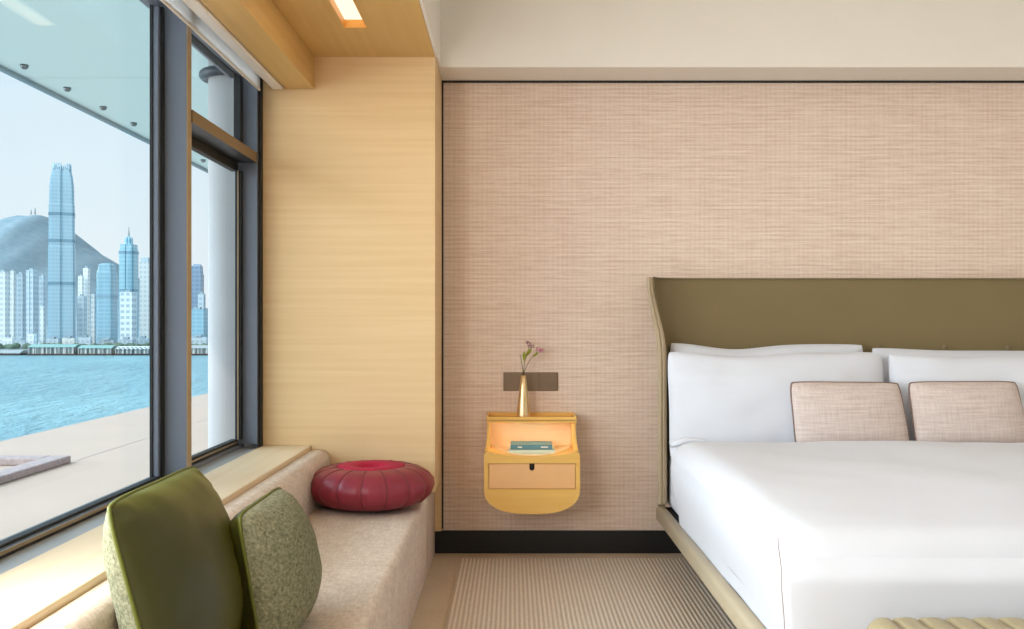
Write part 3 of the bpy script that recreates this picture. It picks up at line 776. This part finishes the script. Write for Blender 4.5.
# hill
ridge = [(-700, 310), (-350, 285), (-200, 258), (-60, 238), (0, 223), (18, 216), (33, 213), (46, 216), (60, 226), (75, 238), (92, 250), (112, 264), (140, 285), (175, 300), (215, 312), (300, 319), (500, 321)]
def rid(x):
    for (a, ya), (b, yb) in zip(ridge, ridge[1:]):
        if a <= x <= b: q = (x - a) / (b - a); return ya + (yb - ya) * q
    return 321
bm = bmesh.new(); G = []
YR = 3900.0
for i in range(241):
    px = -700 + 1200 * i / 240; row = []
    zr = P(px, rid(px), YR).z + 14 * noise.noise((px * .05, 0, 0)) + 7 * noise.noise((px * .17, 3, 0))
    X = (px - CX) / F * YR
    for j in range(29):
        q = j / 28; y = 2700 + (YR - 2700) * q / .8 if q <= .8 else YR + (q - .8) * 3600
        k = smooth01(0, .8, q) if q <= .8 else 1 - .5 * smooth01(.8, 1, q)
        z = ZW + (zr - ZW) * k * min(1, (y / YR)) + (22 * noise.noise((X * .004, y * .004, 1)) + 14 * noise.noise((X * .012, y * .012, 4))) * k * (1 - k) * 4
        row.append(bm.verts.new((X, y, z)))
    G.append(row)
for a, b in zip(G, G[1:]):
    for j in range(28): bm.faces.new((a[j], b[j], b[j + 1], a[j + 1]))
struct('hill', bm, M['hill'], 'green hill with haze put into its colour, behind the towers', 'hill', smooth=True)
for k, (px, ht, lab) in enumerate(((31, 5, 'shorter radio mast on the hill top'), (35, 7, 'taller radio mast on the hill top'))):
    c = P(px, rid(px) + 1, YR)
    bm = bmesh.new(); tube(bm, [c, c + Vector((0, 0, ht * YR / F))], lambda q: 4 - 2.4 * q, seg=8)
    tag(obj('radio_mast', bm, M['shore'], loc=c), lab, 'mast')

FA = {  # facade colours lightened and flattened to carry the distance haze
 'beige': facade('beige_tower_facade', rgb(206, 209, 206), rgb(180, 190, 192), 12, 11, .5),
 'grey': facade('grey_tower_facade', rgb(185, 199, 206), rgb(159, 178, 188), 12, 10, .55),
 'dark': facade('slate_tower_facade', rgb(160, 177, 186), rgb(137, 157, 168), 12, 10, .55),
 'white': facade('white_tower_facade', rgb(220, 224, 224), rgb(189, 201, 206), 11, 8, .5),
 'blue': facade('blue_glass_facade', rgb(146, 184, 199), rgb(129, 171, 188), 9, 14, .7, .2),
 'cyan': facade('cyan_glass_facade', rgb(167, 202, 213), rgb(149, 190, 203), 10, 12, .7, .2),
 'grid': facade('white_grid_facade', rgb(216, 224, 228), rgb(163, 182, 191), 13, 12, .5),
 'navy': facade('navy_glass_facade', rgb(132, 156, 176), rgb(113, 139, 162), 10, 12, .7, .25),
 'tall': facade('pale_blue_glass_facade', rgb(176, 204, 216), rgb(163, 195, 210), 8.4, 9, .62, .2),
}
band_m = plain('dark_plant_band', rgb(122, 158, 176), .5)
def section(cx, cy, hx, hy, rot=0., notch=0., rnd=0.):
    if rnd:
        pts = rounded_profile([(-hx, -hy), (hx, -hy), (hx, hy), (-hx, hy)], rnd * min(hx, hy), 5)
    elif notch:
        a = notch
        pts = [(-hx + a, -hy), (-hx * .12, -hy), (-hx * .12, -hy + a * .6), (hx * .12, -hy + a * .6), (hx * .12, -hy), (hx - a, -hy), (hx - a, -hy + a), (hx, -hy + a), (hx, hy - a), (hx - a, hy - a), (hx - a, hy), (-hx + a, hy), (-hx + a, hy - a), (-hx, hy - a), (-hx, -hy + a), (-hx + a, -hy + a)]
    else: pts = [(-hx, -hy), (hx, -hy), (hx, hy), (-hx, hy)]
    c, s = math.cos(rot), math.sin(rot)
    return [(cx + x * c - y * s, cy + x * s + y * c) for x, y in pts]
def tower(label, x0, x1, yt, Y, fa, levels=((0, 1), (1, 1)), crown=None, bands=(), mast=0, notch=0., rnd=0., rot=0., name='tower', dep=1.0, yb=None, grp='towers across the harbour'):
    a = P(x0, yt, Y); zt = a.z; z0 = ZW + 3 if yb is None else P(0, yb, Y).z
    if rot:
        hw = (x1 - x0) / 2 / F * Y; cy = Y + hw
        cx = ((x0 + x1) / 2 - CX) / F * cy; k = abs(math.cos(rot)) + abs(math.sin(rot)); h = hw / k * cy / Y
    else:
        h = (x1 - x0) / 2 / F * Y
        for _ in range(30): h = max(3.0, ((x1 - CX) / F * (Y + 2 * h * dep) - a.x) / 2 * .5 + h * .5)
        cx = a.x + h; cy = Y + h * dep
    t = thing(name, label, 'building', (cx, cy, z0), grp)
    sec = lambda s, g=0: section(cx, cy, h * s + g, h * s * dep + g, rot, notch * h, rnd)
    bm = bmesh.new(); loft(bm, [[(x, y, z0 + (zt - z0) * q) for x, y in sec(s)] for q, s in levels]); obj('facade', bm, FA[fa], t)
    def sc(q):
        for (q0, s0), (q1, s1) in zip(levels, levels[1:]):
            if q0 <= q <= q1: return s0 + (s1 - s0) * (q - q0) / max(1e-6, q1 - q0)
        return levels[-1][1]
    for yy, hh in bands:
        z = P(0, yy, Y).z; bh = hh / F * Y; s = sc((z - z0) / (zt - z0))
        bm = bmesh.new(); loft(bm, [[(x, y, z + dz) for x, y in sec(s, .8)] for dz in (-bh / 2, bh / 2)]); obj('plant_band', bm, band_m, t)
    if crown:
        s, hh, m_ = crown; bh = hh / F * Y
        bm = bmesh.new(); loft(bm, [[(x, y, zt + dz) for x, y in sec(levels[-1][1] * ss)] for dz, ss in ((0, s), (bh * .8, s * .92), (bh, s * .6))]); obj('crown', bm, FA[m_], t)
    if mast:
        zc = zt + (crown[1] / F * Y if crown else 0)
        bm = bmesh.new(); tube(bm, [(cx, cy, zc - 1), (cx, cy, zc + mast / F * Y)], lambda q: 2.4 - 1.7 * q, seg=8); obj('mast', bm, M['shore'], t)
    else:
        m = bmesh.new(); bh = 2.0 / F * Y
        if not crown:
            box(m, cx - h * .45, cx + h * .35, cy - h * .4, cy + h * .4, zt, zt + bh); obj('roof_plant', m, FA['dark'], t)
        else: m.free()
    return t, cx, cy, h, zt
# the tallest tower
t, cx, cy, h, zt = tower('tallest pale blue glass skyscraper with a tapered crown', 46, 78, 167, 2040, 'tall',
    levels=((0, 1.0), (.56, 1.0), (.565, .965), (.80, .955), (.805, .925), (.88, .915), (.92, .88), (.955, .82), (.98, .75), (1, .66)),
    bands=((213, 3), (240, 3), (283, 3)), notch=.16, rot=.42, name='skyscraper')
bm = bmesh.new(); sec0 = section(cx, cy, h * .66, h * .66, .42, .16 * h * .66)
for i, (x, y) in enumerate(sec0):
    d = Vector((x - cx, y - cy, 0)); n_ = 3
    nx_, ny_ = sec0[(i + 1) % len(sec0)]
    for k in range(n_):
        q = k / n_; xx, yy = x + (nx_ - x) * q, y + (ny_ - y) * q
        box(bm, xx - 1.1, xx + 1.1, yy - 1.1, yy + 1.1, zt - 2, zt + 8 + 4 * math.sin(i * 1.3 + k))
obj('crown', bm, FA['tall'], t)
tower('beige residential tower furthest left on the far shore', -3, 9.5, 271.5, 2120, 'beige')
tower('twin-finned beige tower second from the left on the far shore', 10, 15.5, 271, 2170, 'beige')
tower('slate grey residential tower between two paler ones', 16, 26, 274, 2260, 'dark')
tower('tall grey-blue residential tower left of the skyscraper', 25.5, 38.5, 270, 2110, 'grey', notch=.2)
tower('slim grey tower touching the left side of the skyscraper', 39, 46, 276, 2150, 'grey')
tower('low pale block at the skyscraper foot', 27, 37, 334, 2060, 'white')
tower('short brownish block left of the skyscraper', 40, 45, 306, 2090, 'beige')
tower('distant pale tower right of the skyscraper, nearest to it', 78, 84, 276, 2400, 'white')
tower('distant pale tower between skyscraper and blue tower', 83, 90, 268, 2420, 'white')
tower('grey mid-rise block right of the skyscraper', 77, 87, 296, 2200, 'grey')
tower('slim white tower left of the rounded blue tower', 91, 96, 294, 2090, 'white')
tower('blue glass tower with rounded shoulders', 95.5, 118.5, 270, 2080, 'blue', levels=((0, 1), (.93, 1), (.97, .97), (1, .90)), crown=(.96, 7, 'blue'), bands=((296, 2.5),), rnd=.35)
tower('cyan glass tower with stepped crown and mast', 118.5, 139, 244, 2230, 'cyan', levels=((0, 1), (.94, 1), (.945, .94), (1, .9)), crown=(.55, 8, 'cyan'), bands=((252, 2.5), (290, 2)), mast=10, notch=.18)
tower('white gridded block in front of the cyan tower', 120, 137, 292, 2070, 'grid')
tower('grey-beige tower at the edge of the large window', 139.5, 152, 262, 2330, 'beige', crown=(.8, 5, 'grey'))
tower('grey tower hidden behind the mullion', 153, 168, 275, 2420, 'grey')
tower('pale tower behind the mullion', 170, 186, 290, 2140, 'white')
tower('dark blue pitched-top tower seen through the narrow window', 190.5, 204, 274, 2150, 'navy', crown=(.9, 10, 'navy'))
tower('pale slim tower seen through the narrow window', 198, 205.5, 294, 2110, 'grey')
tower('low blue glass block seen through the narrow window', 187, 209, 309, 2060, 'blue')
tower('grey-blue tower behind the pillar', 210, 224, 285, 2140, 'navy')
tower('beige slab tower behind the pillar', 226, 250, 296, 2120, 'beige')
for k in range(9):   # low podium blocks on the quay
    xs = [(2, 14), (15, 26), (46, 60), (62, 76), (78, 92), (98, 116), (119, 134), (137, 150), (190, 208)][k]
    lab = ['leftmost low podium on the far quay', 'low podium under the slate tower', 'low podium at the left foot of the skyscraper', 'low podium at the right foot of the skyscraper',
           'low podium under the grey mid-rise', 'low podium under the rounded blue tower', 'low podium under the gridded block', 'low podium at the edge of the large window', 'low podium in the narrow window'][k]
    tower(lab, xs[0], xs[1], 337 + (k * 7) % 4, 2030, ['white', 'grey', 'grey', 'beige', 'grey', 'dark', 'grey', 'dark', 'grey'][k], name='podium_building', dep=.3, grp='podium buildings on the quay')
# shore trees : uncountable foliage strip
bm = bmesh.new(); rnd = random.Random(3)
for k in range(170):
    px = rnd.uniform(-10, 210); c = P(px, 345, YS + 22)
    bmesh.ops.create_icosphere(bm, subdivisions=1, radius=rnd.uniform(4, 8), matrix=Matrix.Translation((c.x, YS + 14 + rnd.uniform(0, 6), ZW + 6 + rnd.uniform(0, 5))) @ Matrix.Diagonal((1.5, .8, .9, 1)))
tag(obj('shore_trees', bm, M['trees']), 'strip of trees along the far quay', 'trees', kind='stuff')
# ferry piers
teal_roof = plain('teal_pier_roof', rgb(120, 160, 156), .7); pierw = facade('pier_wall', rgb(206, 208, 202), rgb(110, 128, 132), 30, 8, .5)
for (x0, x1, yt, rf, lab) in ((-2, 20, 350.5, M['shore'], 'low grey jetty furthest left on the water'), (28, 75, 344.5, teal_roof, 'long teal-roofed ferry pier below the skyscraper'), (78, 112, 345.5, teal_roof, 'teal-roofed ferry pier right of the skyscraper'), (115, 149, 346.5, pierw, 'white ferry pier at the edge of the large window'), (188, 209, 345.5, M['shore'], 'grey ferry pier seen in the narrow window')):
    Y = 1700.; a, b = P(x0, yt, Y), P(x1, yt, Y); z0 = ZW; 
    t = thing('ferry_pier', lab, 'pier', ((a.x + b.x) / 2, Y, z0), 'ferry piers on the far shore')
    obj('deck', B((a.x - 2, b.x + 2, Y - 4, Y + 46, z0 - 2, z0 + 3)), M['gap'], t)
    zt = a.z; obj('hall', B((a.x + 2, b.x - 2, Y, Y + 42, z0 + 3, zt - 4.5)), pierw, t)
    bm = bmesh.new(); xx0, xx1 = a.x, b.x
    prism_x(bm, [(Y - 3, zt - 5), (Y + 45, zt - 5), (Y + 30, zt), (Y + 12, zt)], xx0, xx1); obj('roof', bm, rf, t)
    n_ = max(3, int((xx1 - xx0) / 14))
    for k in range(n_ + 1):
        x = xx0 + 2 + (xx1 - xx0 - 4) * k / n_; obj('column', B((x - .8, x + .8, Y - 3, Y - 1.4, z0 + 3, zt - 5)), M['conc'], t)

# ------------------------------------------------------------------ light
wd = bpy.data.worlds.new('World'); S.world = wd; wd.use_nodes = True
nt = wd.node_tree; bg = nt.nodes['Background']
tc = nt.nodes.new('ShaderNodeTexCoord'); sp = nt.nodes.new('ShaderNodeSeparateXYZ'); cr = nt.nodes.new('ShaderNodeValToRGB')
nt.links.new(tc.outputs['Generated'], sp.inputs[0]); nt.links.new(sp.outputs['Z'], cr.inputs['Fac']); nt.links.new(cr.outputs['Color'], bg.inputs['Color'])
e = cr.color_ramp.elements
e[0].position = .0; e[0].color = rgb(230, 240, 246); e[1].position = .9; e[1].color = rgb(190, 220, 244)
x_ = e.new(.22); x_.color = rgb(214, 234, 247)
dt = nt.nodes.new('ShaderNodeVectorMath'); dt.operation = 'DOT_PRODUCT'; dt.inputs[1].default_value = (-.93, -.12, .34)
nt.links.new(tc.outputs['Generated'], dt.inputs[0])
mr = nt.nodes.new('ShaderNodeMapRange'); mr.interpolation_type = 'SMOOTHSTEP'
for k_, v_ in ((1, .45), (2, 1.0), (3, 1.0), (4, 7.2)): mr.inputs[k_].default_value = v_
nt.links.new(dt.outputs['Value'], mr.inputs[0]); nt.links.new(mr.outputs[0], bg.inputs['Strength'])

def area(name, loc, rot, sx, sy, power, col, spread=PI):
    l = bpy.data.lights.new(name, 'AREA'); l.shape = 'RECTANGLE'; l.size = sx; l.size_y = sy; l.energy = power; l.color = col; l.spread = spread
    o = bpy.data.objects.new(name, l); COL.objects.link(o); o.location = loc; o.rotation_euler = rot; return o
sun = bpy.data.lights.new('sun', 'SUN'); sun.energy = 1.3; sun.angle = .02; sun.color = (1, .96, .9)
so = bpy.data.objects.new('sun', sun); COL.objects.link(so); so.rotation_euler = Vector((.5, .62, -.62)).to_track_quat('-Z', 'Y').to_euler()
area('window_fill_light', (-1.12, 1.1, 1.4), (0, -PI / 2, 0), 1.35, 1.7, 60, (1, .97, .94))  # added fill lamp inside the glass, strengthening the window light
area('ceiling_fill_light', (1.9, 2.3, ZC - .02), (0, 0, 0), 2.6, 2.6, 7, (1, .95, .88))  # unseen fill lamp added under the ceiling to brighten the room
area('niche_lamp', ((SX0 + SX1) / 2, 3.25, 2.245), (0, 0, 0), .07, .7, .7, (1, .82, .58))

# ------------------------------------------------------------------ camera
cam = bpy.data.cameras.new('camera'); co = bpy.data.objects.new('camera', cam); COL.objects.link(co)
co.location = (0, 0, H); co.rotation_euler = (PI / 2, 0, 0)
cam.sensor_width = 36; cam.lens = F / 1024 * 36; cam.shift_y = (CY - 314.5) / 1024; cam.shift_x = 0
cam.clip_start = .05; cam.clip_end = 20000
S.camera = co
S.view_settings.view_transform = 'Standard'; S.view_settings.look = 'None'; S.view_settings.gamma = 1; S.view_settings.exposure = .12
S.view_settings.use_curve_mapping = False
S.cycles.use_denoising = True
S.cycles.max_bounces = 10; S.cycles.diffuse_bounces = 6; S.cycles.transparent_max_bounces = 12
S.cycles.sample_clamp_indirect = 8
